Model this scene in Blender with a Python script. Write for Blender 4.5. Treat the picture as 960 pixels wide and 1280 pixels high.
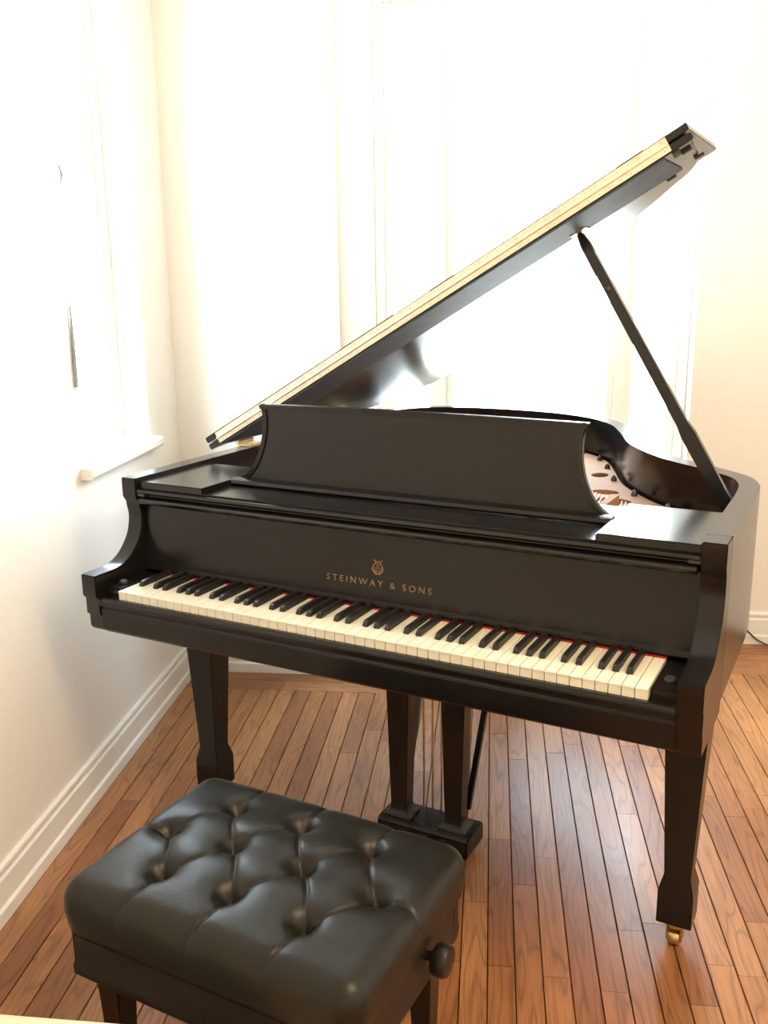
import bpy, bmesh, math, random
from mathutils import Vector, Matrix
random.seed(7)
S = bpy.context.scene
COL = S.collection
for o in list(bpy.data.objects):
    bpy.data.objects.remove(o)

# ------------------------------------------------------------------ camera
TH = 0.3728                                   # the piano stands turned by this angle in the room
cam_d = bpy.data.cameras.new('camera'); cam = bpy.data.objects.new('camera', cam_d); COL.objects.link(cam)
cam_d.sensor_fit = 'VERTICAL'; cam_d.sensor_height = 36.0; cam_d.lens = 1159.9/1280*36
yaw, pitch, roll = 0.1166, -0.2420, -0.0132
fw = Vector((-math.sin(yaw)*math.cos(pitch), math.cos(yaw)*math.cos(pitch), math.sin(pitch)))
rt = Vector((math.cos(yaw), math.sin(yaw), 0)); up = rt.cross(fw)
r2 = rt*math.cos(roll)+up*math.sin(roll); u2 = up*math.cos(roll)-rt*math.sin(roll)
cam.matrix_world = Matrix(((r2.x, u2.x, -fw.x, .2914), (r2.y, u2.y, -fw.y, -1.7569), (r2.z, u2.z, -fw.z, 1.4327), (0, 0, 0, 1)))
cam_d.clip_start = .02
S.camera = cam

# ------------------------------------------------------------------ sky and exposure
SKY = 35.0
w = bpy.data.worlds.new('sky'); S.world = w; w.use_nodes = True
nt = w.node_tree; nt.nodes.clear()
out = nt.nodes.new('ShaderNodeOutputWorld'); bg = nt.nodes.new('ShaderNodeBackground')
tc = nt.nodes.new('ShaderNodeTexCoord'); sp = nt.nodes.new('ShaderNodeSeparateXYZ'); rp = nt.nodes.new('ShaderNodeValToRGB')
rp.color_ramp.elements[0].position = .0; rp.color_ramp.elements[0].color = (.46, .50, .50, 1)
rp.color_ramp.elements[1].position = 1.0; rp.color_ramp.elements[1].color = (.72, .87, 1, 1)
e = rp.color_ramp.elements.new(.5); e.color = (.80, .90, 1, 1)
e = rp.color_ramp.elements.new(.42); e.color = (.52, .56, .56, 1)
mp = nt.nodes.new('ShaderNodeMapRange'); mp.inputs['From Min'].default_value = -1; mp.inputs['From Max'].default_value = 1
L = nt.links.new
L(tc.outputs['Generated'], sp.inputs[0]); L(sp.outputs['Z'], mp.inputs['Value']); L(mp.outputs[0], rp.inputs[0])
L(rp.outputs[0], bg.inputs[0]); bg.inputs[1].default_value = SKY; L(bg.outputs[0], out.inputs[0])
S.view_settings.view_transform = 'Standard'; S.view_settings.look = 'None'
S.view_settings.exposure = 0.0; S.view_settings.gamma = 1.0; S.view_settings.use_curve_mapping = False
LAMP_W = 76.0

# window openings: left wall (y0,y1,z0,z1), alcove wall (x0,x1,z0,z1)
WL = (.655, 1.175, .945, 2.30)
WB = (-.17, 1.05, .68, 2.48)
XL, YB, YA, XJ, XR, YR, HC = -.828, 1.464, 1.909, -.30, 2.45, -3.0, 2.62   # room planes
def portal(name, loc, rot, sx, sy):
    d = bpy.data.lights.new(name, 'AREA'); d.shape = 'RECTANGLE'; d.size = sx; d.size_y = sy; d.cycles.is_portal = True
    o = bpy.data.objects.new(name, d); COL.objects.link(o); o.location = loc; o.rotation_euler = rot
portal('window_portal_left', (XL-.17, (WL[0]+WL[1])/2, (WL[2]+WL[3])/2), (0, -math.pi/2, 0), WL[3]-WL[2], WL[1]-WL[0])
portal('window_portal_back', ((WB[0]+WB[1])/2, YA+.17, (WB[2]+WB[3])/2), (-math.pi/2, 0, 0), WB[1]-WB[0], WB[3]-WB[2])

# ------------------------------------------------------------------ materials
def mat(name, col, rough=.5, metal=0.0, spec=.5, coat=0.0):
    m = bpy.data.materials.new(name); m.use_nodes = True
    b = m.node_tree.nodes['Principled BSDF']
    b.inputs['Base Color'].default_value = (*col, 1); b.inputs['Roughness'].default_value = rough
    b.inputs['Metallic'].default_value = metal; b.inputs['Specular IOR Level'].default_value = spec
    b.inputs['Coat Weight'].default_value = coat; b.inputs['Coat Roughness'].default_value = .12
    return m
def noise_var(m, scale, amt, stretch=(1, 1, 1), bump=0.0, coord='Object', rough_amt=0.0):
    """procedural tone variation, roughness variation and fine relief"""
    t = m.node_tree; N = t.nodes; b = N['Principled BSDF']
    c = N.new('ShaderNodeTexCoord'); mp = N.new('ShaderNodeMapping'); mp.inputs['Scale'].default_value = stretch
    n = N.new('ShaderNodeTexNoise'); n.inputs['Scale'].default_value = scale; n.inputs['Detail'].default_value = 6
    t.links.new(c.outputs[coord], mp.inputs[0]); t.links.new(mp.outputs[0], n.inputs['Vector'])
    base = b.inputs['Base Color'].default_value[:]
    r = N.new('ShaderNodeValToRGB')
    r.color_ramp.elements[0].position = .3; r.color_ramp.elements[1].position = .7
    r.color_ramp.elements[0].color = (*[max(0, x*(1-amt)) for x in base[:3]], 1)
    r.color_ramp.elements[1].color = (*[x*(1+amt) for x in base[:3]], 1)
    t.links.new(n.outputs['Fac'], r.inputs[0]); t.links.new(r.outputs[0], b.inputs['Base Color'])
    if rough_amt:
        q = N.new('ShaderNodeMapRange'); r0 = b.inputs['Roughness'].default_value
        q.inputs['To Min'].default_value = r0-rough_amt; q.inputs['To Max'].default_value = r0+rough_amt
        t.links.new(n.outputs['Fac'], q.inputs['Value']); t.links.new(q.outputs[0], b.inputs['Roughness'])
    if bump:
        bp = N.new('ShaderNodeBump'); bp.inputs['Strength'].default_value = bump; bp.inputs['Distance'].default_value = .002
        t.links.new(n.outputs['Fac'], bp.inputs['Height']); t.links.new(bp.outputs[0], b.inputs['Normal'])
    return m
M = {}
M['wall'] = noise_var(mat('wall_paint', (.86, .83, .77), .7), 60, .015, bump=.08)
M['ceiling'] = noise_var(mat('ceiling_paint', (.88, .86, .82), .8), 50, .01, bump=.05)
M['trim'] = noise_var(mat('trim_paint', (.86, .84, .78), .38), 30, .02, bump=.03)
M['ebony'] = noise_var(mat('satin_ebony', (.0095, .0083, .0080), .24, spec=.36), 5, .06, (1, 1, 3), 0, rough_amt=.012)
M['ebony_gloss'] = noise_var(mat('rubbed_ebony', (.010, .009, .009), .19, spec=.42), 5, .06, (1, 1, 3), 0, rough_amt=.012)
M['hazedband'] = noise_var(mat('dull_hazed_lid_band', (.075, .095, .122), .55, spec=.15), 14, .15, (1, 1, 3))  # blue-grey lift is the window's veiling glare painted into the colour
M['inner'] = noise_var(mat('dull_black', (.02, .018, .017), .5), 20, .2)
M['ivory'] = noise_var(mat('ivory_key', (.84, .80, .67), .28), 30, .03, (1, .3, 1))
M['blackkey'] = noise_var(mat('black_key_ebony', (.012, .011, .011), .35), 40, .2, (3, .5, 1))
M['felt'] = noise_var(mat('red_felt', (.30, .012, .015), .95), 300, .25, bump=.2)
M['brass'] = noise_var(mat('aged_brass', (.62, .46, .22), .30, 1.0), 60, .12, rough_amt=.08)
M['hinge'] = noise_var(mat('hinge_brass', (.84, .76, .61), .40, .6), 40, .10, rough_amt=.06)
M['plate'] = noise_var(mat('bronze_plate', (.40, .225, .125), .72, 0.0, spec=.18), 40, .08, bump=.04)
M['spruce'] = noise_var(mat('spruce_soundboard', (.50, .19, .05), .6, spec=.25), 18, .22, (8, 1, 1))
M['string'] = noise_var(mat('copper_string', (.62, .36, .22), .35, .9), 200, .15)
M['steel'] = noise_var(mat('dark_steel', (.10, .095, .09), .35, .9), 60, .2)
M['leather'] = noise_var(mat('black_leather', (.0105, .0095, .007), .34, spec=.32), 320, .25, bump=.16, rough_amt=.05)
M['benchwood'] = noise_var(mat('bench_ebony', (.014, .010, .008), .30, spec=.36), 6, .1, (3, 1, 1), 0)
M['cream'] = noise_var(mat('cream_fabric', (.80, .72, .55), .9), 260, .06, bump=.3)
M['gold'] = noise_var(mat('gold_leaf_lettering', (.26, .165, .09), .5, .4), 90, .15)
M['rubber'] = noise_var(mat('black_rubber', (.02, .02, .02), .6), 60, .2)
M['cord'] = noise_var(mat('dark_cord', (.05, .04, .035), .5), 80, .2)
M['subfloor'] = noise_var(mat('dark_joint', (.035, .016, .008), .9), 20, .3)
M['greymetal'] = noise_var(mat('grey_metal', (.30, .35, .37), .4, .3), 40, .1)

def oak(name, along):
    m = bpy.data.materials.new(name); m.use_nodes = True; t = m.node_tree; N = t.nodes; b = N['Principled BSDF']
    g = N.new('ShaderNodeNewGeometry'); oi = N.new('ShaderNodeObjectInfo')
    sep = N.new('ShaderNodeSeparateXYZ'); t.links.new(g.outputs['Position'], sep.inputs[0])
    a, c = ('Y', 'X') if along == 'y' else ('X', 'Y')
    comb = N.new('ShaderNodeCombineXYZ')
    mu = N.new('ShaderNodeMath'); mu.operation = 'MULTIPLY'; mu.inputs[1].default_value = 61.7
    t.links.new(oi.outputs['Random'], mu.inputs[0])
    t.links.new(sep.outputs[c], comb.inputs[0]); t.links.new(sep.outputs[a], comb.inputs[1]); t.links.new(mu.outputs[0], comb.inputs[2])
    # cathedral grain: contour lines of a stretched noise
    m1 = N.new('ShaderNodeMapping'); m1.inputs['Scale'].default_value = (13, 1.5, 1); t.links.new(comb.outputs[0], m1.inputs[0])
    n1 = N.new('ShaderNodeTexNoise'); n1.inputs['Scale'].default_value = 1.0; n1.inputs['Detail'].default_value = 2.0; n1.inputs['Roughness'].default_value = .4
    t.links.new(m1.outputs[0], n1.inputs['Vector'])
    k = N.new('ShaderNodeMath'); k.operation = 'MULTIPLY'; k.inputs[1].default_value = 13.0; t.links.new(n1.outputs['Fac'], k.inputs[0])
    pp = N.new('ShaderNodeMath'); pp.operation = 'FRACT'; t.links.new(k.outputs[0], pp.inputs[0])
    r1 = N.new('ShaderNodeValToRGB'); el = r1.color_ramp.elements
    el[0].position = 0; el[0].color = (.35, .35, .35, 1); el[1].position = 1; el[1].color = (.55, .55, .55, 1)
    q = el.new(.22); q.color = (.95, .95, .95, 1); q = el.new(.8); q.color = (1, 1, 1, 1)
    t.links.new(pp.outputs[0], r1.inputs[0])
    # fine pores
    m2 = N.new('ShaderNodeMapping'); m2.inputs['Scale'].default_value = (420, 9, 1); t.links.new(comb.outputs[0], m2.inputs[0])
    n2 = N.new('ShaderNodeTexNoise'); n2.inputs['Scale'].default_value = 1.0; n2.inputs['Detail'].default_value = 4; t.links.new(m2.outputs[0], n2.inputs['Vector'])
    # wear
    m3 = N.new('ShaderNodeMapping'); m3.inputs['Scale'].default_value = (7, 3, 1); t.links.new(g.outputs['Position'], m3.inputs[0])
    n3 = N.new('ShaderNodeTexNoise'); n3.inputs['Scale'].default_value = 1.0; n3.inputs['Detail'].default_value = 5; t.links.new(m3.outputs[0], n3.inputs['Vector'])
    tone = N.new('ShaderNodeValToRGB'); el = tone.color_ramp.elements
    el[0].position = 0; el[0].color = (.335, .128, .045, 1); el[1].position = 1; el[1].color = (.55, .255, .096, 1)
    q = el.new(.35); q.color = (.44, .185, .066, 1); q = el.new(.7); q.color = (.49, .215, .08, 1)
    t.links.new(oi.outputs['Random'], tone.inputs[0])
    def mul(c1, fac, lo):
        mr = N.new('ShaderNodeMapRange'); mr.inputs['From Min'].default_value = .3; mr.inputs['From Max'].default_value = .7
        mr.inputs['To Min'].default_value = lo; mr.inputs['To Max'].default_value = 1.08; t.links.new(fac, mr.inputs['Value'])
        x = N.new('ShaderNodeVectorMath'); x.operation = 'SCALE'; t.links.new(c1, x.inputs[0]); t.links.new(mr.outputs[0], x.inputs['Scale'])
        return x.outputs[0]
    mx = N.new('ShaderNodeMix'); mx.data_type = 'RGBA'; mx.blend_type = 'MULTIPLY'; mx.inputs[0].default_value = .62
    t.links.new(tone.outputs[0], mx.inputs[6]); t.links.new(r1.outputs[0], mx.inputs[7])
    c2 = mul(mx.outputs[2], n2.outputs['Fac'], .70); c3 = mul(c2, n3.outputs['Fac'], .80)
    t.links.new(c3, b.inputs['Base Color'])
    b.inputs['Roughness'].default_value = .33
    mr = N.new('ShaderNodeMapRange'); mr.inputs['To Min'].default_value = .26; mr.inputs['To Max'].default_value = .44
    t.links.new(n3.outputs['Fac'], mr.inputs['Value']); t.links.new(mr.outputs[0], b.inputs['Roughness'])
    bp = N.new('ShaderNodeBump'); bp.inputs['Strength'].default_value = .12; bp.inputs['Distance'].default_value = .001
    t.links.new(n2.outputs['Fac'], bp.inputs['Height']); t.links.new(bp.outputs[0], b.inputs['Normal'])
    return m
M['oak_y'] = oak('oak_strip', 'y'); M['oak_x'] = oak('oak_border', 'x')
def glass():
    m = bpy.data.materials.new('window_glass'); m.use_nodes = True; t = m.node_tree; N = t.nodes; N.clear()
    o = N.new('ShaderNodeOutputMaterial'); tr = N.new('ShaderNodeBsdfTransparent'); gl = N.new('ShaderNodeBsdfGlossy')
    gl.inputs['Roughness'].default_value = .02; tr.inputs[0].default_value = (.95, .97, .97, 1)
    lw = N.new('ShaderNodeLayerWeight'); lw.inputs[0].default_value = .5; fr = N.new('ShaderNodeMath'); fr.operation = 'POWER'; fr.inputs[1].default_value = 4.0
    t.links.new(lw.outputs['Facing'], fr.inputs[0]); fm = N.new('ShaderNodeMapRange'); fm.inputs['To Min'].default_value = .04; fm.inputs['To Max'].default_value = .6
    t.links.new(fr.outputs[0], fm.inputs['Value']); mx = N.new('ShaderNodeMixShader')
    t.links.new(fm.outputs[0], mx.inputs[0]); t.links.new(tr.outputs[0], mx.inputs[1]); t.links.new(gl.outputs[0], mx.inputs[2]); t.links.new(mx.outputs[0], o.inputs[0])
    return m
M['glass'] = glass()

# ------------------------------------------------------------------ helpers
def obj(name, bm, m, parent=None, smooth=False, bevel=0.0, angle=35):
    bmesh.ops.recalc_face_normals(bm, faces=bm.faces)
    if bevel:
        es = [e for e in bm.edges if len(e.link_faces) == 2 and e.calc_face_angle(0) > math.radians(angle)]
        bmesh.ops.bevel(bm, geom=es, offset=bevel, segments=2, affect='EDGES', clamp_overlap=True)
    me = bpy.data.meshes.new(name); bm.to_mesh(me); bm.free()
    if isinstance(m, str): m = M[m]
    me.materials.append(m)
    if smooth or bevel:
        for p in me.polygons: p.use_smooth = True
        me.set_sharp_from_angle(angle=math.radians(angle))
    o = bpy.data.objects.new(name, me); COL.objects.link(o)
    if parent: o.parent = parent
    return o
def box(bm, x0, x1, y0, y1, z0, z1):
    v = [bm.verts.new(c) for c in ((x0, y0, z0), (x1, y0, z0), (x1, y1, z0), (x0, y1, z0), (x0, y0, z1), (x1, y0, z1), (x1, y1, z1), (x0, y1, z1))]
    for f in ((3, 2, 1, 0), (4, 5, 6, 7), (0, 1, 5, 4), (1, 2, 6, 5), (2, 3, 7, 6), (3, 0, 4, 7)):
        bm.faces.new([v[i] for i in f])
def BOX(*a):
    bm = bmesh.new(); box(bm, *a); return bm
def prism(pts, axis, a, b):
    """closed polygon extruded along an axis; pts are the two other coordinates in order"""
    bm = bmesh.new()
    def P(p, t): return {'x': (t, p[0], p[1]), 'y': (p[0], t, p[1]), 'z': (p[0], p[1], t)}[axis]
    A = [bm.verts.new(P(p, a)) for p in pts]; B = [bm.verts.new(P(p, b)) for p in pts]
    bm.faces.new(A[::-1]); bm.faces.new(B); n = len(pts)
    for i in range(n): bm.faces.new((A[i], A[(i+1) % n], B[(i+1) % n], B[i]))
    return bm
def loft(bm, rings, cap=True):
    R = [[bm.verts.new(p) for p in r] for r in rings]
    for a, b in zip(R, R[1:]):
        n = len(a)
        for i in range(n): bm.faces.new((a[i], a[(i+1) % n], b[(i+1) % n], b[i]))
    if cap: bm.faces.new(R[0][::-1]); bm.faces.new(R[-1])
def square_loft(bm, cx, cy, prof):
    loft(bm, [[(cx-h, cy-h, z), (cx+h, cy-h, z), (cx+h, cy+h, z), (cx-h, cy+h, z)] for h, z in prof])
def lathe(bm, prof, o=(0, 0, 0), axis='z', n=20):
    rings = []
    for r, h in prof:
        ring = []
        for i in range(n):
            a = 2*math.pi*i/n; c, s = r*math.cos(a), r*math.sin(a)
            p = {'z': (c, s, h), 'x': (h, c, s), 'y': (s, h, c)}[axis]
            ring.append((o[0]+p[0], o[1]+p[1], o[2]+p[2]))
        rings.append(ring)
    loft(bm, rings)
def tube(bm, pts, r, n=8):
    pts = [Vector(p) for p in pts]; rings = []
    for i, p in enumerate(pts):
        d = (pts[min(i+1, len(pts)-1)]-pts[max(i-1, 0)]).normalized()
        a = d.orthogonal().normalized() if i == 0 else (u - d*u.dot(d)).normalized()
        u = a; b = d.cross(a)
        rr = r[i] if isinstance(r, (list, tuple)) else r
        rings.append([p+a*rr*math.cos(2*math.pi*k/n)+b*rr*math.sin(2*math.pi*k/n) for k in range(n)])
    loft(bm, rings)
def beam(bm, p, q, w, d, side=Vector((1, 0, 0))):
    """rectangular bar from p to q, w wide along side, d deep"""
    p, q = Vector(p), Vector(q); t = (q-p).normalized(); s = (side-t*side.dot(t)).normalized(); n = t.cross(s)
    loft(bm, [[c+s*a*w/2+n*b*d/2 for a, b in ((-1, -1), (1, -1), (1, 1), (-1, 1))] for c in (p, q)])
def catmull(P, k=8):
    out = []
    for i in range(len(P)-1):
        p0, p1, p2, p3 = P[max(i-1, 0)], P[i], P[i+1], P[min(i+2, len(P)-1)]
        for j in range(k):
            t = j/k
            out.append(tuple(.5*((2*b)+(-a+c)*t+(2*a-5*b+4*c-d)*t*t+(-a+3*b-3*c+d)*t**3) for a, b, c, d in zip(p0, p1, p2, p3)))
    out.append(tuple(P[-1])); return out
def offset(path, d):
    out = []
    for i, p in enumerate(path):
        a = Vector(path[max(i-1, 0)]); b = Vector(path[min(i+1, len(path)-1)]); t = (b-a).normalized()
        out.append((p[0]-t.y*d, p[1]+t.x*d))
    return out
def thing(name, label, cat, loc=(0, 0, 0), rz=0):
    o = bpy.data.objects.new(name, None); COL.objects.link(o); o.location = loc; o.rotation_euler = (0, 0, rz)
    o.empty_display_size = .1; o['label'] = label; o['category'] = cat; return o
def tag(o, label, cat): o['label'] = label; o['category'] = cat; return o
def struct(o, label=None):
    o['kind'] = 'structure'
    if label: o['label'] = label
    return o

# ------------------------------------------------------------------ room shell
T = .16
bm = BOX(XL-T, XR+T, YR-T, YA+T, -.08, -.019)
floor = struct(obj('floor', bm, 'subfloor'), 'narrow oak strip floor with dark joints')
PW = .0585
def plank_mesh(name, m):
    bm = bmesh.new(); w = PW/2-.0010
    prof = [(-w, -.018), (-w, -.0018), (-w+.0010, 0), (w-.0010, 0), (w, -.0018), (w, -.018)]
    A = [bm.verts.new((x, -.5, z)) for x, z in prof]; B = [bm.verts.new((x, .5, z)) for x, z in prof]
    bm.faces.new(A[::-1]); bm.faces.new(B)
    for i in range(6): bm.faces.new((A[i], A[(i+1) % 6], B[(i+1) % 6], B[i]))
    bmesh.ops.recalc_face_normals(bm, faces=bm.faces)
    me = bpy.data.meshes.new(name); bm.to_mesh(me); bm.free(); me.materials.append(m); return me
pm_y = plank_mesh('plank', M['oak_y']); pm_x = plank_mesh('border_plank', M['oak_x'])
def plank(x, y0, y1):
    o = bpy.data.objects.new('plank', pm_y); COL.objects.link(o); o.parent = floor
    o.location = (x, (y0+y1)/2, random.uniform(-.0005, 0)); o.scale = (1, y1-y0-.0012, 1)
def border(y, x0, x1, wid):
    o = bpy.data.objects.new('border_plank', pm_x); COL.objects.link(o); o.parent = floor
    o.location = ((x0+x1)/2, y, random.uniform(-.0005, 0)); o.rotation_euler = (0, 0, math.pi/2); o.scale = (wid/PW, x1-x0-.0012, 1)
rest = bmesh.new()
x = XL + .018 + PW/2
i = 0
while x < XR:
    yend = 1.302 if x < -.08 else 1.588
    near = x < 1.57
    y = -.85 if near else YR
    if near:
        y -= random.uniform(0, .5); ys = y
        while y < yend:
            y2 = y+random.choice((.42, .6, .75, .95, 1.2))*random.uniform(.85, 1.15)
            if yend-y2 < .22: y2 = yend
            plank(x, y, y2); y = y2
        box(rest, x-PW/2+.0007, x+PW/2-.0007, YR, ys-.001, -.018, -.0003)
    else:
        while y < yend:
            y2 = min(yend, y+random.uniform(.5, 1.4)); box(rest, x-PW/2+.0007, x+PW/2-.0007, y, y2-.0012, -.018, -.0003); y = y2
    x += PW; i += 1
o = obj('outlying_planks', rest, 'oak_y', floor); o['kind'] = 'stuff'
for k in range(2): 
    xx = XL
    for x2 in ((-.45, .02), (-.62, -.2, .02))[k]:
        border(1.302+.0405+k*.081, xx, x2, .081); xx = x2
for k in range(2): border(1.4835+.0+k*.0525, XJ, -.08, .0525) if 1.464+k*.0525 < 1.588 else None
for k in range(5):
    xx = XJ
    for x2 in (.55+.13*k, 1.75-.1*k, XR):
        border(1.588+.0321+k*.0642, xx, x2, .0642); xx = x2

def wall_with_hole(axis, pos, thick, a0, a1, hole):
    """wall slab from pos outward; hole = (h0,h1,z0,z1)"""
    bm = bmesh.new()
    segs = [(a0, hole[0], 0, HC), (hole[1], a1, 0, HC), (hole[0], hole[1], 0, hole[2]), (hole[0], hole[1], hole[3], HC)] if hole else [(a0, a1, 0, HC)]
    p0, p1 = min(pos, pos+thick), max(pos, pos+thick)
    for u0, u1, z0, z1 in segs:
        z0 = z0-.018 if z0 == 0 else z0
        if axis == 'x': box(bm, p0, p1, u0, u1, z0, z1)
        else: box(bm, u0, u1, p0, p1, z0, z1)
    return bm
struct(obj('wall_left', wall_with_hole('x', XL, -T, YR, YB+.2, WL), 'wall'))
bm = BOX(XL-T, XJ, YB, YA+T, -.018, HC)
struct(obj('wall_back_corner', bm, 'wall'))
struct(obj('wall_back', wall_with_hole('y', YA, T, XJ, XR, WB), 'wall'))
struct(obj('wall_right', BOX(XR, XR+T, YR, YA+T, -.018, HC), 'wall'))
struct(obj('wall_rear', BOX(XL-T, XR+T, YR-T, YR, -.018, HC), 'wall'))
struct(obj('ceiling', BOX(XL-T, XR+T, YR-T, YA+T, HC, HC+.1), 'ceiling'))
BB = [(0, .131), (.006, .131), (.010, .127), (.011, .120), (.007, .112), (.007, .106), (.012, .101), (.012, .040), (.0185, .034), (.0185, 0), (0, 0)]
struct(obj('baseboard_left', prism([(XL+a, z) for a, z in BB], 'y', YR, YB), 'trim', smooth=True, angle=25))
struct(obj('baseboard_back_corner', prism([(YB-a, z) for a, z in BB], 'x', XL+.0186, XJ+.0185), 'trim', smooth=True, angle=25))
struct(obj('baseboard_alcove', prism([(XJ+a, z) for a, z in BB], 'y', YB, YA-.0186), 'trim', smooth=True, angle=25))
struct(obj('baseboard_back', prism([(YA-a, z) for a, z in BB], 'x', XJ, XR), 'trim', smooth=True, angle=25))
struct(obj('baseboard_right', prism([(XR-a, z) for a, z in BB], 'y', YR, YA-.0186), 'trim', smooth=True, angle=25))

# window in the left wall
def frame_rect(bm, axis, pos0, pos1, a0, a1, z0, z1, w):
    for u0, u1, q0, q1 in ((a0, a0+w, z0, z1), (a1-w, a1, z0, z1), (a0+w, a1-w, z0, z0+w), (a0+w, a1-w, z1-w, z1)):
        if axis == 'x': box(bm, pos0, pos1, u0, u1, q0, q1)
        else: box(bm, u0, u1, pos0, pos1, q0, q1)
bm = bmesh.new(); frame_rect(bm, 'x', XL-.13, XL-.085, WL[0], WL[1], WL[2], WL[3], .035)
win = struct(obj('window_1', bm, 'trim', bevel=.003), 'narrow bright window beside the corner')
mid = 1.62
bm = bmesh.new(); frame_rect(bm, 'x', XL-.118, XL-.092, WL[0]+.035, WL[1]-.035, WL[2]+.035, mid, .03); obj('sash', bm, 'trim', win, bevel=.002)
bm = bmesh.new(); frame_rect(bm, 'x', XL-.125, XL-.099, WL[0]+.035, WL[1]-.035, mid-.03, WL[3]-.035, .03); obj('sash', bm, 'trim', win, bevel=.002)
obj('pane', BOX(XL-.107, XL-.103, WL[0]+.06, WL[1]-.06, WL[2]+.06, mid-.025), 'glass', win)
obj('pane', BOX(XL-.114, XL-.110, WL[0]+.06, WL[1]-.06, mid-.005, WL[3]-.06), 'glass', win)
bm = prism([(XL-.10, WL[2]-.03), (XL+.030, WL[2]-.03), (XL+.036, WL[2]-.022), (XL+.036, WL[2]-.004), (XL+.031, WL[2]+.002), (XL-.10, WL[2]+.002)], 'y', WL[0]-.02, WL[1]+.03)
obj('window_sill', bm, 'trim', win, smooth=True, angle=30)
bm = bmesh.new(); tube(bm, [(XL+.006, WL[0]-.006, 1.168), (XL+.006, WL[0]-.004, 1.25), (XL+.005, WL[0]-.001, 1.35), (XL+.004, WL[0], 1.43)], [.0052, .0056, .004, .001], 8)
obj('casement_stay', bm, 'greymetal', win, smooth=True)
bm = bmesh.new(); tube(bm, [(XL+.005, WL[0]+.004, 1.742), (XL+.009, WL[0]+.012, 1.715), (XL+.005, WL[0]+.006, 1.688)], [.002, .006, .002], 8)
obj('window_latch', bm, 'greymetal', win, smooth=True)

# triple window in the alcove behind the piano
bm = bmesh.new(); frame_rect(bm, 'y', YA+.085, YA+.13, WB[0], WB[1], WB[2], WB[3], .04)
win2 = struct(obj('window_2', bm, 'trim', bevel=.003), 'wide bright window behind the piano lid')
for xm in (.09, .79): obj('mullion', BOX(xm-.02, xm+.02, YA+.08, YA+.13, WB[2]+.04, WB[3]-.04), 'trim', win2, bevel=.003)
for a, b in ((WB[0]+.04, .07), (.11, .77), (.81, WB[1]-.04)):
    bm = bmesh.new(); frame_rect(bm, 'y', YA+.092, YA+.122, a, b, WB[2]+.04, WB[3]-.04, .028); s = obj('sash', bm, 'trim', win2, bevel=.002)
    obj('pane', BOX(a+.025, b-.025, YA+.105, YA+.109, WB[2]+.065, WB[3]-.065), 'glass', s)
bm = prism([(YA+.10, WB[2]-.03), (YA-.035, WB[2]-.03), (YA-.041, WB[2]-.022), (YA-.041, WB[2]-.004), (YA-.036, WB[2]+.002), (YA+.10, WB[2]+.002)], 'x', max(WB[0]-.03, XJ+.01), WB[1]+.04)
obj('window_sill', bm, 'trim', win2, smooth=True, angle=30)

# ceiling lamp behind the camera
lamp = thing('ceiling_lamp', 'frosted dome ceiling lamp on the ceiling behind the viewer', 'lamp', (1.35, -1.15, HC))
bm = bmesh.new(); lathe(bm, [(.06, 0), (.15, 0), (.155, -.02), (.14, -.03), (.05, -.03)], n=32); obj('base', bm, 'brass', lamp, smooth=True)
sm = bpy.data.materials.new('lit_frosted_glass'); sm.use_nodes = True; b = sm.node_tree.nodes['Principled BSDF']
b.inputs['Base Color'].default_value = (.9, .85, .75, 1); b.inputs['Emission Color'].default_value = (1, .74, .44, 1); b.inputs['Emission Strength'].default_value = 6
bm = bmesh.new(); lathe(bm, [(.135, -.031), (.134, -.05), (.12, -.085), (.08, -.11), (.03, -.122), (.004, -.124)], n=32); obj('shade', bm, sm, lamp, smooth=True)
ld = bpy.data.lights.new('lamp_light', 'SPHERE' if False else 'POINT'); ld.energy = LAMP_W; ld.color = (1, .73, .42); ld.shadow_soft_size = .26
lo = bpy.data.objects.new('lamp_light', ld); COL.objects.link(lo); lo.parent = lamp; lo.location = (0, 0, -.42)

# ------------------------------------------------------------------ grand piano (local frame: x along the keyboard, y towards the tail)
piano = thing('grand_piano', 'black satin grand piano with raised lid and open music desk', 'piano', (0, 0, 0), -TH)
W, RT, ZR, ZK = .708, .045, .978, .740
Wi = W-RT
right = catmull([(W, .20), (W, .40), (.706, .60), (.695, .695), (.660, .776), (.570, .862), (.459, .960), (.345, 1.126), (.268, 1.322), (.195, 1.482), (.078, 1.614), (-.08, 1.692), (-.262, 1.720), (-.44, 1.712), (-.59, 1.655), (-.678, 1.545), (-W, 1.39), (-W, 1.2), (-W, .20)], 8)
inn = offset(right, RT)
bm = bmesh.new()
loft(bm, [[(a[0], a[1], .655), (a[0], a[1], ZR), (b[0], b[1], ZR), (b[0], b[1], .655)] for a, b in zip(right, inn)])
obj('rim', bm, 'ebony_gloss', piano, smooth=True, bevel=0, angle=40)
prof = [(.138, .978), (.138, .931), (.147, .918)] + catmull([(.149, .905), (.153, .877), (.143, .838), (.116, .803), (.086, .783), (.055, .775), (.022, .774)], 4) + \
       [(-.019, .774), (-.019, .722), (-.011, .715), (-.011, .677), (-.003, .670), (-.003, .642), (.006, .631), (.20, .631), (.20, .978)]
for sx in (-1, 1):
    obj('arm', prism(prof, 'x', sx*W, sx*Wi), 'ebony', piano, bevel=.0022, angle=50)
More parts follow.
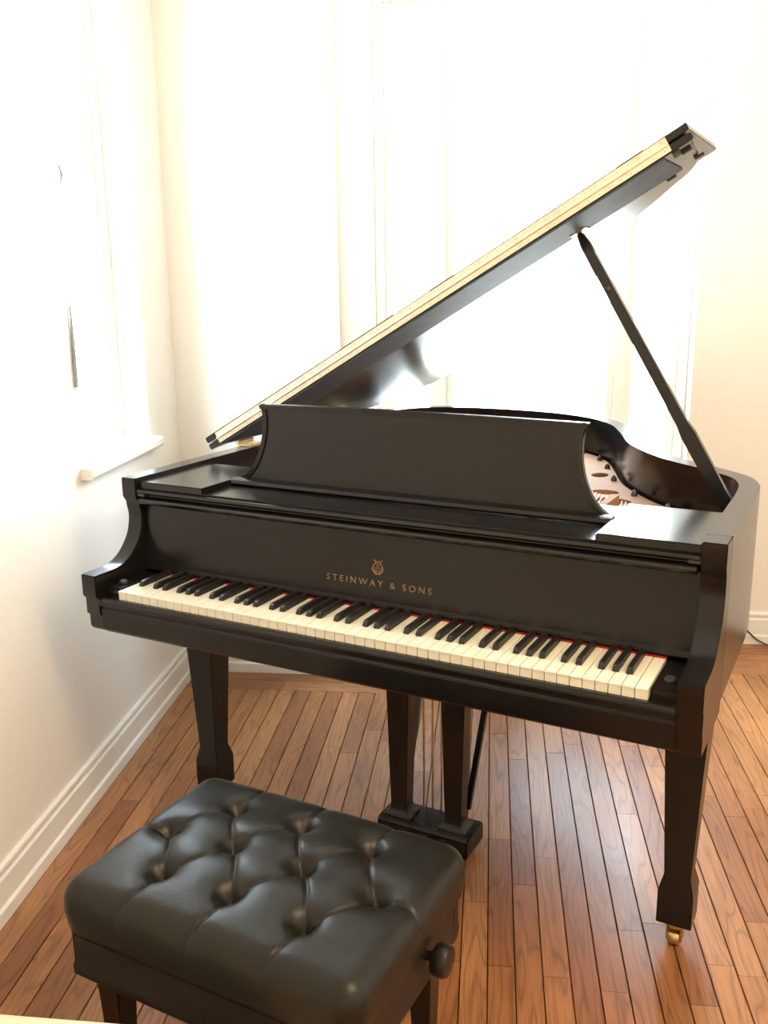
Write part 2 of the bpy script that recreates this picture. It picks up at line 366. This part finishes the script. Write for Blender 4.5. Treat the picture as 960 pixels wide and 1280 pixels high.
# keybed, key slip, key blocks
obj('keybed', BOX(-Wi, Wi, .03, .46, .633, .700), 'ebony', piano, bevel=.002)
bm = prism([(.004, .631), (-.004, .640), (-.008, .688), (-.004, .694), (-.013, .700), (-.015, .712), (-.009, .719), (.03, .719), (.03, .631)], 'x', -Wi, Wi)
obj('key_slip', bm, 'ebony', piano, bevel=.0015, angle=30)
for sx in (-1, 1):
    bm = BOX(min(sx*.6145, sx*Wi), max(sx*.6145, sx*Wi), .012, .153, .700, .741); obj('key_block', bm, 'ebony', piano, bevel=.004)
    bm = bmesh.new(); lathe(bm, [(.0001, 0), (.010, 0), (.011, .004), (.009, .008), (.0001, .010)], (sx*.640, .05, .741), n=14); obj('block_screw', bm, 'inner', piano, smooth=True)
# keys
KP = 1.225/52
def wkey():
    bm = BOX(-KP/2+.0008, KP/2-.0008, .002, .160, .712, ZK-.003)
    box(bm, -KP/2+.0008, KP/2-.0008, 0, .160, ZK-.003, ZK); 
    bmesh.ops.bevel(bm, geom=[e for e in bm.edges if all(abs(v.co.z-ZK) < 1e-6 for v in e.verts)], offset=.0008, segments=1, affect='EDGES')
    return bm
proto = obj('white_key', wkey(), 'ivory', piano); proto.location.x = -.6125+KP/2
for i in range(1, 52):
    o = bpy.data.objects.new('white_key', proto.data); COL.objects.link(o); o.parent = piano; o.location.x = -.6125+KP*(i+.5)
bm = bmesh.new()
def rg(y, z0, z1, w0, w1): return [(-w0, y, z0), (w0, y, z0), (w1, y, z1), (-w1, y, z1)]
loft(bm, [rg(.050, ZK, ZK+.003, .0064, .0060), rg(.054, ZK, ZK+.0105, .0064, .0054), rg(.059, ZK, ZK+.0130, .0064, .0051), rg(.1525, ZK, ZK+.0130, .0064, .0051)])
bk = None
for i in range(51):
    n = i % 7                       # A B C D E F G
    if n in (0, 2, 3, 5, 6):
        sh = {0: .0022, 2: -.0022, 3: .0022, 5: -.0026, 6: 0}[n]
        if bk is None: bk = obj('black_key', bm, 'blackkey', piano, bevel=.0008); o = bk
        else: o = bpy.data.objects.new('black_key', bk.data); COL.objects.link(o); o.parent = piano
        o.location.x = -.6125+KP*(i+1)+sh
obj('felt_strip', BOX(-.6125, .6125, .1505, .1535, ZK+.0003, ZK+.0035), 'felt', piano)
# fallboard with lettering
FY = lambda z: .1535+(z-.745)*.10
bm = prism([(.154, .7445), (.1525, .748)] + [(FY(z), z) for z in (.76, .80, .85, .912)] + [(.195, .912), (.195, .7445)], 'x', -Wi+.001, Wi-.001)
fall = obj('fallboard', bm, 'ebony', piano, bevel=.0)
def text_mesh(body, size, name, width, loc):
    c = bpy.data.curves.new(name, 'FONT'); c.body = body; c.size = size; c.extrude = .0003; c.align_x = 'CENTER'; c.space_character = 1.5
    t = bpy.data.objects.new(name, c); COL.objects.link(t)
    dg = bpy.context.evaluated_depsgraph_get(); me = bpy.data.meshes.new_from_object(t.evaluated_get(dg)); bpy.data.objects.remove(t)
    xs = [v.co.x for v in me.vertices]; k = width/(max(xs)-min(xs)); mid = (max(xs)+min(xs))/2
    for v in me.vertices:
        x, y, e = (v.co.x-mid)*k, v.co.y, v.co.z
        z = loc[1]+y; v.co = (loc[0]+x, FY(z)-.0004-e, z)
    me.materials.append(M['gold']); o = bpy.data.objects.new(name, me); COL.objects.link(o); o.parent = fall; return o
text_mesh('STEINWAY & SONS', .0195, 'lettering', .258, (-.006, .7915))
# lyre emblem above the lettering
bm = bmesh.new(); ex, ez = -.007, .819
def fl(pts, r): tube(bm, [(ex+a, FY(ez+b)-.0007, ez+b) for a, b in pts], r, 6)
for s in (-1, 1):
    fl([(s*.002, .002), (s*.009, .004), (s*.0125, .011), (s*.0105, .018), (s*.0065, .023), (s*.007, .029), (s*.0115, .031)], [.0014, .0022, .0022, .0017, .0013, .0012, .0008])
    fl([(s*.002, .004), (s*.0065, .008), (s*.0065, .013), (s*.003, .015)], .0009)
fl([(-.008, .0275), (.008, .0275)], .0011)
for a in (-.003, 0, .003): fl([(a, .004), (a, .027)], .0005)
fl([(-.006, 0), (.006, 0)], .0016)
obj('lyre_emblem', bm, 'gold', fall, smooth=True)
# stepped ledges and music shelf
bm = prism([(.195, .913), (.147, .913), (.139, .917), (.137, .923), (.141, .929), (.150, .931), (.195, .931)], 'x', -.657, .657); obj('lower_ledge', bm, 'ebony_gloss', piano, smooth=True, angle=50)
bm = prism([(.195, .932), (.156, .932), (.156, .938), (.143, .939), (.1385, .944), (.141, .950), (.150, .952), (.195, .952)], 'x', -.661, .661); obj('upper_ledge', bm, 'ebony_gloss', piano, smooth=True, angle=50)
obj('music_shelf', BOX(-.468, .468, .150, .44, .9525, .9555), 'ebony_gloss', piano, bevel=.001)
obj('pin_block_cover', BOX(-Wi+.0005, Wi-.0005, .195, .44, .90, .952), 'inner', piano)
for sx in (-1, 1):
    a, b = sorted((sx*.468, sx*(Wi-.001))); obj('side_shelf', BOX(a, b, .150, .415, .9525, .969), 'ebony_gloss', piano, bevel=.002)
    bm = BOX(*sorted((sx*.6635, sx*.640)), .142, .156, .934, .947); obj('shelf_catch', bm, 'steel', piano, bevel=.002)
# music desk
desk = bpy.data.objects.new('music_desk', None)
hw = catmull([(.459, 0), (.457, .010), (.440, .024), (.421, .045), (.406, .075), (.397, .105), (.393, .135), (.393, .16), (.396, .178), (.401, .190), (.403, .196)], 4)
arch = [(x,   .196+.003*(1-(x/.403)**2)) for x in [.403*(1-2*i/20) for i in range(1, 20)]]
outl = hw + arch + [(-a, b) for a, b in reversed(hw)]
def dz(v, off=0): return (.288+v*.11-off, .957+v*.994)
bm = bmesh.new(); A = [bm.verts.new((a, *dz(b))) for a, b in outl]; B = [bm.verts.new((a, dz(b)[0]+.016, dz(b)[1])) for a, b in outl]
bm.faces.new(A); bm.faces.new(B[::-1]); n = len(outl)
for i in range(n): bm.faces.new((A[i], B[i], B[(i+1) % n], A[(i+1) % n]))
desk = obj('music_desk', bm, 'ebony', piano, bevel=.0018, angle=50)
ins = offset(outl, .011); ins2 = offset(outl, .019)
bm = bmesh.new()
loft(bm, [[(a[0], *dz(a[1], .0)), (a[0], *dz(a[1], .006)), (c[0], *dz(c[1], .0045)), (c[0], *dz(c[1], .0))] for a, c in zip(offset(outl, .0015), ins)])
obj('desk_border', bm, 'ebony', desk, smooth=True, angle=40)
bm = prism([(.262, .9565), (.258, .962), (.262, .969), (.274, .972), (.288, .972), (.288, .9565)], 'x', -.470, .470); obj('desk_ledge', bm, 'ebony', desk, smooth=True, angle=40)
for s in (-.25, .25):
    bm = bmesh.new(); beam(bm, (s, .305, 1.06), (s, .425, .957), .02, .012); obj('desk_prop', bm, 'ebony', desk)
# soundboard, plate, strings, bolts
ip = offset(right, RT+.0005)
def inside_poly(extra, ymin): 
    P = [q for q in offset(right, extra) if q[1] > ymin]; return P
bm = prism([(-Wi, .44)] and [(Wi-.001, .44)] + [q for q in offset(right, RT-.004) if q[1] > .45] + [(-Wi+.001, .44)], 'z', .812, .820); obj('soundboard', bm, 'spruce', piano)
pc = bpy.data.curves.new('plate', 'CURVE'); pc.dimensions = '2D'; pc.fill_mode = 'BOTH'; pc.extrude = .006; pc.bevel_depth = .0015; pc.bevel_resolution = 1
def spl(P):
    s = pc.splines.new('POLY'); s.points.add(len(P)-1); s.use_cyclic_u = True
    for q, c in zip(s.points, P): q.co = (c[0], c[1], 0, 1)
raw = [q for q in offset(right, RT+.014)]
spl([(.645, .43)] + [q for q in raw if q[1] > .45] + [(-.645, .43)])
def ell(cx, cy, rx, ry, a=0, n=20):
    return [(cx+rx*math.cos(2*math.pi*i/n)*math.cos(a)-ry*math.sin(2*math.pi*i/n)*math.sin(a), cy+rx*math.cos(2*math.pi*i/n)*math.sin(a)+ry*math.sin(2*math.pi*i/n)*math.cos(a)) for i in range(n)]
for c in ((.270, .985, .040, .030), (.315, .890, .052, .032), (.395, .805, .042, .026), (.195, 1.21, .026, .036)): spl(ell(*c))
for P in ([(.35, .50), (.60, .50), (.61, .60), (.55, .70), (.47, .74), (.36, .74)], [(.05, .50), (.31, .50), (.32, .74), (.22, .86), (.10, .86)],
          [(-.30, .50), (.0, .50), (.06, .88), (.02, 1.25), (-.25, 1.40)], [(-.60, .50), (-.35, .50), (-.30, 1.42), (-.42, 1.52), (-.55, 1.45), (-.62, 1.25)]): spl(P)
po = bpy.data.objects.new('plate_tmp', pc); COL.objects.link(po); dg = bpy.context.evaluated_depsgraph_get()
me = bpy.data.meshes.new_from_object(po.evaluated_get(dg)); bpy.data.objects.remove(po); me.materials.clear(); me.materials.append(M['plate'])
plate = bpy.data.objects.new('plate', me); COL.objects.link(plate); plate.parent = piano; plate.location.z = .852
for a, b in (((.335, .45), (.345, .80)), ((.02, .45), (.085, .98)), ((-.325, .45), (-.275, 1.5))):
    bm = bmesh.new(); beam(bm, (*a, .878), (*b, .878), .020, .040, Vector((1, 0, 0))); obj('plate_strut', bm, 'plate', plate).matrix_parent_inverse = Matrix.Translation((0, 0, -.852))
bm = bmesh.new()
for i in range(86):
    t = i/85; xa = -.60+1.20*t; ya = .46
    xb = xa*.90-.03; yb = min(.70+.0+ (1-t)**.8*.78, 1.46)
    beam(bm, (xa, ya, .865), (xb, yb, .865), .0012, .0012)
o = obj('strings', bm, 'string', piano); o['kind'] = 'stuff'
bp_ = offset(right, RT+.030)
for k in range(30, 104, 7):
    q = bp_[k]; bm = bmesh.new(); lathe(bm, [(.009, 0), (.009, .006), (.006, .012), (.003, .016), (.0005, .017)], (q[0], q[1], .8595), n=10); obj('plate_bolt', bm, 'steel', piano, smooth=True)
# lid (hinged on the left rim) with the front flap folded back over it
LA = math.radians(29.8)
H0 = Vector((-.725, 0, 1.02))
def lp(s, y, n=0.0): return (H0.x+s*math.cos(LA)+n*math.sin(LA), y, H0.z+s*math.sin(LA)-n*math.cos(LA))   # n counts downwards from the flap's top
lout = offset(right, .010)
lpoly = [q for q in lout if q[1] > .52]
lid_out = [(1.438, .489)] + [(q[0]+.725, q[1]) for q in lpoly] + [(0, .489)]
lid_out = [(max(0, min(1.438, a)), b) for a, b in lid_out]
def board(P, n0, n1):
    bm = bmesh.new(); A = [bm.verts.new(lp(a, b, n0)) for a, b in P]; B = [bm.verts.new(lp(a, b, n1)) for a, b in P]
    bm.faces.new(A); bm.faces.new(B[::-1]); n = len(P)
    for i in range(n): bm.faces.new((A[i], B[i], B[(i+1) % n], A[(i+1) % n]))
    return bm
lid = obj('lid', board(lid_out, .021, .037), 'ebony_gloss', piano, bevel=.002, angle=60)
flap = obj('front_flap', board([(0, .489), (1.438, .489), (1.438, .835), (0, .835)], 0, .016), 'ebony_gloss', lid, bevel=.002, angle=60)
def lbox(s0, s1, y0, y1, n0, n1):
    bm = bmesh.new(); v = [bm.verts.new(lp(s, y, n)) for n in (n0, n1) for s, y in ((s0, y0), (s1, y0), (s1, y1), (s0, y1))]
    for f in ((3, 2, 1, 0), (4, 5, 6, 7), (0, 1, 5, 4), (1, 2, 6, 5), (2, 3, 7, 6), (3, 0, 4, 7)): bm.faces.new([v[i] for i in f])
    return bm
hg = obj('piano_hinge', lbox(.042, 1.392, .4868, .4892, .0035, .0165), 'hinge', lid)
obj('hinge_leaf', lbox(.042, 1.392, .4868, .4892, .0225, .0335), 'hinge', hg)
bm = bmesh.new(); tube(bm, [lp(.042, .4868, .0195), lp(1.392, .4868, .0195)], .0032, 10); obj('hinge_knuckle', bm, 'hinge', hg, smooth=True)
bm = bmesh.new()
for k in range(54):
    s = .055+k*.025
    for nn in (.010, .028): lathe(bm, [(.0015, 0), (.0013, -.0004), (.0004, -.0006)], lp(s, .4867, nn), 'y', 6)
o = obj('hinge_screws', bm, 'brass', hg); o['kind'] = 'stuff'
obj('added_lid_band', lbox(.05, 1.372, .4905, .690, .037, .0405), 'hazedband', lid, bevel=.0012)  # added strip imitating the dark band under the lid, glare haze in its colour
for s, y in ((1.40, .535), (1.405, .655), (1.33, .70)):
    obj('lid_bumper', lbox(s, s+.022, y, y+.010, .037, .043), 'rubber', lid, bevel=.001)
obj('lid_catch', lbox(1.388, 1.403, .50, .515, .037, .047), 'steel', lid, bevel=.001)
for y in (.62, 1.15):
    bm = BOX(-.716, -.668, y, y+.07, .979, .986); h = obj('lid_hinge', bm, 'brass', piano, bevel=.002)
    bm = bmesh.new(); tube(bm, [(-.712, y-.002, .990), (-.712, y+.072, .990)], .006, 10); obj('hinge_barrel', bm, 'brass', h, smooth=True)
# prop stick
pb, pt = Vector((.651, .628, .915)), Vector(lp(1.118, .662, .043))
d = (pt-pb).normalized(); mid = pb+(pt-pb)*.28
prop = bmesh.new(); side = Vector((0, 1, 0))
loft(prop, [[c+d.cross(side)*a*w_+side*b*.011 for a, b in ((-1, -1), (1, -1), (1, 1), (-1, 1))] for c, w_ in ((pb, .015), (mid, .0165), (mid+d*.03, .0125), (pt-d*.03, .011), (pt, .006))])
pr_ = obj('prop_stick', prop, 'ebony_gloss', piano, bevel=.002, angle=30)
bm = bmesh.new(); lathe(bm, [(.004, -.016), (.006, -.014), (.006, -.0105), (.004, -.0105)], tuple(pb+(pt-pb)*.80), 'y', 10); obj('prop_stud', bm, 'steel', pr_, smooth=True)
bm = bmesh.new(); lathe(bm, [(.004, -.02), (.009, -.018), (.009, .018), (.004, .02)], (.657, .632, .925), 'y', 12); obj('prop_pivot', bm, 'brass', pr_, smooth=True)
obj('prop_cup', lbox(1.10, 1.14, .640, .684, .0405, .043), 'brass', lid)
# legs with casters
def leg(x, y):
    bm = bmesh.new(); square_loft(bm, x, y, [(.050, .634), (.050, .60), (.0455, .585), (.0445, .56), (.028, .178), (.0375, .142), (.0375, .062), (.034, .062)])
    l = obj('leg', bm, 'ebony', piano, bevel=.0015, angle=20)
    bm = bmesh.new(); lathe(bm, [(.018, .063), (.018, .055), (.010, .052), (.009, .042), (.012, .040), (.003, .040)], (x, y, 0), n=14)
    box(bm, x-.017, x-.013, y-.022, y+.008, .014, .044); box(bm, x+.013, x+.017, y-.022, y+.008, .014, .044); box(bm, x-.017, x+.017, y-.010, y+.008, .036, .044)
    c = obj('caster', bm, 'brass', l, smooth=True)
    bm = bmesh.new(); lathe(bm, [(.004, -.0125), (.016, -.012), (.0185, -.008), (.0185, .008), (.016, .012), (.004, .0125)], (x, y-.010, .0185), 'x', 20); obj('caster_wheel', bm, 'brass', l, smooth=True)
leg(.636, .34); leg(-.636, .34); leg(-.22, 1.50)
obj('rear_leg_block', BOX(-.30, -.14, 1.42, 1.58, .632, .812), 'inner', piano)
for xb, y1 in ((-.42, 1.5), (-.05, 1.45), (.25, 1.15)): obj('brace_beam', BOX(xb-.03, xb+.03, .46, y1, .69, .812), 'inner', piano)
obj('belly_rail', BOX(-Wi, Wi, .42, .46, .70, .90), 'inner', piano)
# pedal lyre
lx = -.010
bm = BOX(lx-.11, lx+.11, .385, .50, .600, .632); lyre = obj('pedal_lyre', bm, 'ebony', piano, bevel=.003)
for s in (-1, 1):
    c = lx+s*.077; bm = bmesh.new()
    loft(bm, [[(c-a, .425-b, z), (c+a, .425-b, z), (c+a, .425+b, z), (c-a, .425+b, z)] for a, b, z in ((.036, .026, .601), (.031, .024, .42), (.024, .022, .16), (.022, .021, .100), (.026, .024, .090), (.038, .034, .079), (.038, .034, .072))])
    obj('lyre_post', bm, 'ebony', lyre, bevel=.0015, angle=20)
    bm = bmesh.new(); beam(bm, (c+.012*s, .475, .10), (c+.03*s, .70, .69), .014, .014); obj('lyre_brace', bm, 'ebony', lyre)
bm = prism([(.378, .018), (.378, .062), (.388, .072), (.478, .072), (.488, .062), (.488, .018)], 'x', lx-.128, lx+.128); obj('pedal_box', bm, 'ebony', lyre, bevel=.003)
for a in (-.028, .0, .028):
    bm = bmesh.new(); tube(bm, [(lx+a*.9, .45, .08), (lx+a*.9, .45, .64)], .0028, 8); obj('pedal_rod', bm, 'brass', lyre, smooth=True)
for a in (-.055, 0, .055):
    bm = bmesh.new(); loft(bm, [[(lx+a-w_, y, z-.004), (lx+a+w_, y, z-.004), (lx+a+w_, y, z+.004), (lx+a-w_, y, z+.004)] for y, w_, z in ((.40, .008, .040), (.36, .009, .040), (.335, .016, .038), (.315, .017, .034), (.300, .013, .030))])
    obj('pedal', bm, 'brass', lyre, bevel=.0015, angle=25)

# ------------------------------------------------------------------ tufted bench
BX, BY = .094, -.424
c_, s_ = math.cos(-TH), math.sin(-TH)
bench = thing('piano_bench', 'black tufted leather piano bench with side adjusting knob', 'bench', (BX*c_-BY*s_, BX*s_+BY*c_, 0), -TH)
HX, HY, ZB, ZE = .284, .206, .420, .500
rows = [(-.104, [-.138, 0, .138]), (0, [-.207, -.069, .069, .207]), (.104, [-.138, 0, .138])]
btn = [(x, y) for y, xs in rows for x in xs]
seg = []
for i, x in enumerate(rows[1][1]):
    for r in (0, 2):
        for x2 in rows[r][1]:
            if abs(abs(x2-x)-.069) < .01: seg.append(((x, 0), (x2, rows[r][0])))
for x in rows[0][1]: seg.append(((x, -.104), (x-.012, -HY)))
for x in rows[2][1]: seg.append(((x, .104), (x+.012, HY)))
for sx in (-1, 1): seg.append(((sx*.207, 0), (sx*HX, 0.0)))
def dseg(px, py, a, b):
    ax, ay = a; dx, dy = b[0]-ax, b[1]-ay; L2 = dx*dx+dy*dy; t = max(0, min(1, ((px-ax)*dx+(py-ay)*dy)/L2))
    # creases bow a little, as pulled leather does
    bow = .006*math.sin(math.pi*t); l = math.sqrt(L2)
    return math.hypot(px-ax-t*dx+dy/l*bow, py-ay-t*dy-dx/l*bow)
def top_z(x, y):
    r = .042
    dx, dy = HX-abs(x), HY-abs(y)
    ex, ey = max(0, r-dx)/r, max(0, r-dy)/r
    e = min(1, math.hypot(ex, ey)) if ex and ey else max(ex, ey)
    z = ZB+.034+(ZE-ZB-.034)*math.sqrt(max(0, 1-e**2.4))
    z += .022*(1-(x/HX)**2)*(1-(y/HY)**2)
    f = 0
    for bx, by in btn:
        d2 = (x-bx)**2+(y-by)**2
        f += .024*math.exp(-d2/.017**2)+.009*math.exp(-d2/.038**2)
    g = min(dseg(x, y, a, b) for a, b in seg)
    z -= f+.0042*math.exp(-(g/.0034)**2)+.0022*math.exp(-(g/.014)**2)
    return max(z, ZB+.022)
NX, NY = 190, 140
bm = bmesh.new(); G = []
def corner(x, y):                     # rounded corners in plan
    r = .042; cx, cy = HX-r, HY-r
    if abs(x) > cx and abs(y) > cy:
        a, b = abs(x)-cx, abs(y)-cy; m_ = max(a, b); l = math.hypot(a, b)
        if l > 0: a, b = a*m_/l, b*m_/l
        return math.copysign(cx+a, x), math.copysign(cy+b, y)
    return x, y
for j in range(NY+1):
    row = []
    for i in range(NX+1):
        x, y = corner(HX*(2*i/NX-1), HY*(2*j/NY-1)); row.append(bm.verts.new((x, y, top_z(x, y))))
    G.append(row)
for j in range(NY):
    for i in range(NX): bm.faces.new((G[j][i], G[j][i+1], G[j+1][i+1], G[j+1][i]))
edge = G[0][:-1]+[r[-1] for r in G[:-1]]+G[-1][:0:-1]+[r[0] for r in G[:0:-1]]
low = [bm.verts.new((v.co.x*.985, v.co.y*.98, ZB)) for v in edge]
n = len(edge)
for i in range(n): bm.faces.new((edge[i], edge[(i+1) % n], low[(i+1) % n], low[i]))
bm.faces.new(low)
cush = obj('cushion', bm, 'leather', bench, smooth=True, angle=70)
bb = None
for bx, by in btn:
    z = top_z(bx, by)
    if bb is None:
        q = bmesh.new(); lathe(q, [(.0075, -.002), (.0080, .0015), (.0060, .0038), (.0025, .0048), (.0003, .005)], n=14); bb = obj('button', q, 'leather', cush, smooth=True); o = bb
    else: o = bpy.data.objects.new('button', bb.data); COL.objects.link(o); o.parent = cush
    o.location = (bx, by, z+.001)
AP = .264, .189
obj('seat_board', BOX(-AP[0]-.001, AP[0]+.001, -AP[1]-.001, AP[1]+.001, .400, ZB), 'benchwood', bench, bevel=.003)
apf = [(0, .402), (0, .352), (.004, .344), (.004, .330), (-.005, .318), (-.020, .318), (-.020, .402)]
for sy in (-1, 1): obj('apron', prism([(sy*(AP[1]+a), z-.002) for a, z in apf], 'x', -AP[0], AP[0]), 'benchwood', bench, bevel=.0012, angle=30)
for sx in (-1, 1): obj('side_apron', prism([(sx*(AP[0]+.0005+a), z-.002) for a, z in apf], 'y', -AP[1]+.021, AP[1]-.021), 'benchwood', bench, bevel=.0012, angle=30)
for sx in (-1, 1):
    for sy in (-1, 1):
        bm = bmesh.new(); cx, cy = sx*(AP[0]-.045), sy*(AP[1]-.045)
        square_loft(bm, cx, cy, [(.023, .395), (.023, .29), (.022, .28), (.014, .055), (.018, .045), (.018, .004), (.015, 0)]); obj('leg', bm, 'benchwood', bench, bevel=.0015, angle=20)
KN = [(.008, 0), (.008, .012), (.012, .014), (.023, .016), (.026, .020), (.0265, .036), (.024, .041), (.010, .043), (.0005, .0435)]
bm = bmesh.new(); lathe(bm, KN, (AP[0]+.001, .055, .378), 'x', 24)
obj('knob', bm, 'benchwood', bench, smooth=True, angle=40)

# ------------------------------------------------------------------ cream seat at the bottom edge, cord by the wall
ott = thing('ottoman', 'cream upholstered ottoman in front of the bench', 'ottoman', (-.44, -1.046, 0))
def pillow(x0, x1, y0, y1, z0, z1, r):
    bm = BOX(x0, x1, y0, y1, z0, z1); bmesh.ops.bevel(bm, geom=bm.edges[:], offset=r, segments=5, affect='EDGES', profile=.6); return bm
obj('seat_cushion', pillow(-.34, .34, -.325, .325, .33, .45, .035), 'cream', ott, smooth=True, angle=60)
obj('base', pillow(-.33, .33, -.315, .315, .10, .33, .02), 'cream', ott, smooth=True, angle=60)
for sx in (-1, 1):
    for sy in (-1, 1):
        bm = bmesh.new(); square_loft(bm, sx*.28, sy*.265, [(.022, .102), (.014, 0)]); obj('leg', bm, 'benchwood', ott)
bm = bmesh.new(); tube(bm, catmull([(1.255, YA-.022, .118), (1.30, YA-.024, .085), (1.335, YA-.026, .050), (1.375, YA-.030, .018), (1.43, YA-.05, .005), (1.60, YA-.09, .005), (1.85, YA-.06, .005), (2.2, YA-.05, .005)], 6), .0035, 8)
tag(obj('power_cord', bm, 'cord', smooth=True), 'thin dark cord hanging over the baseboard to the oak floor', 'cord')
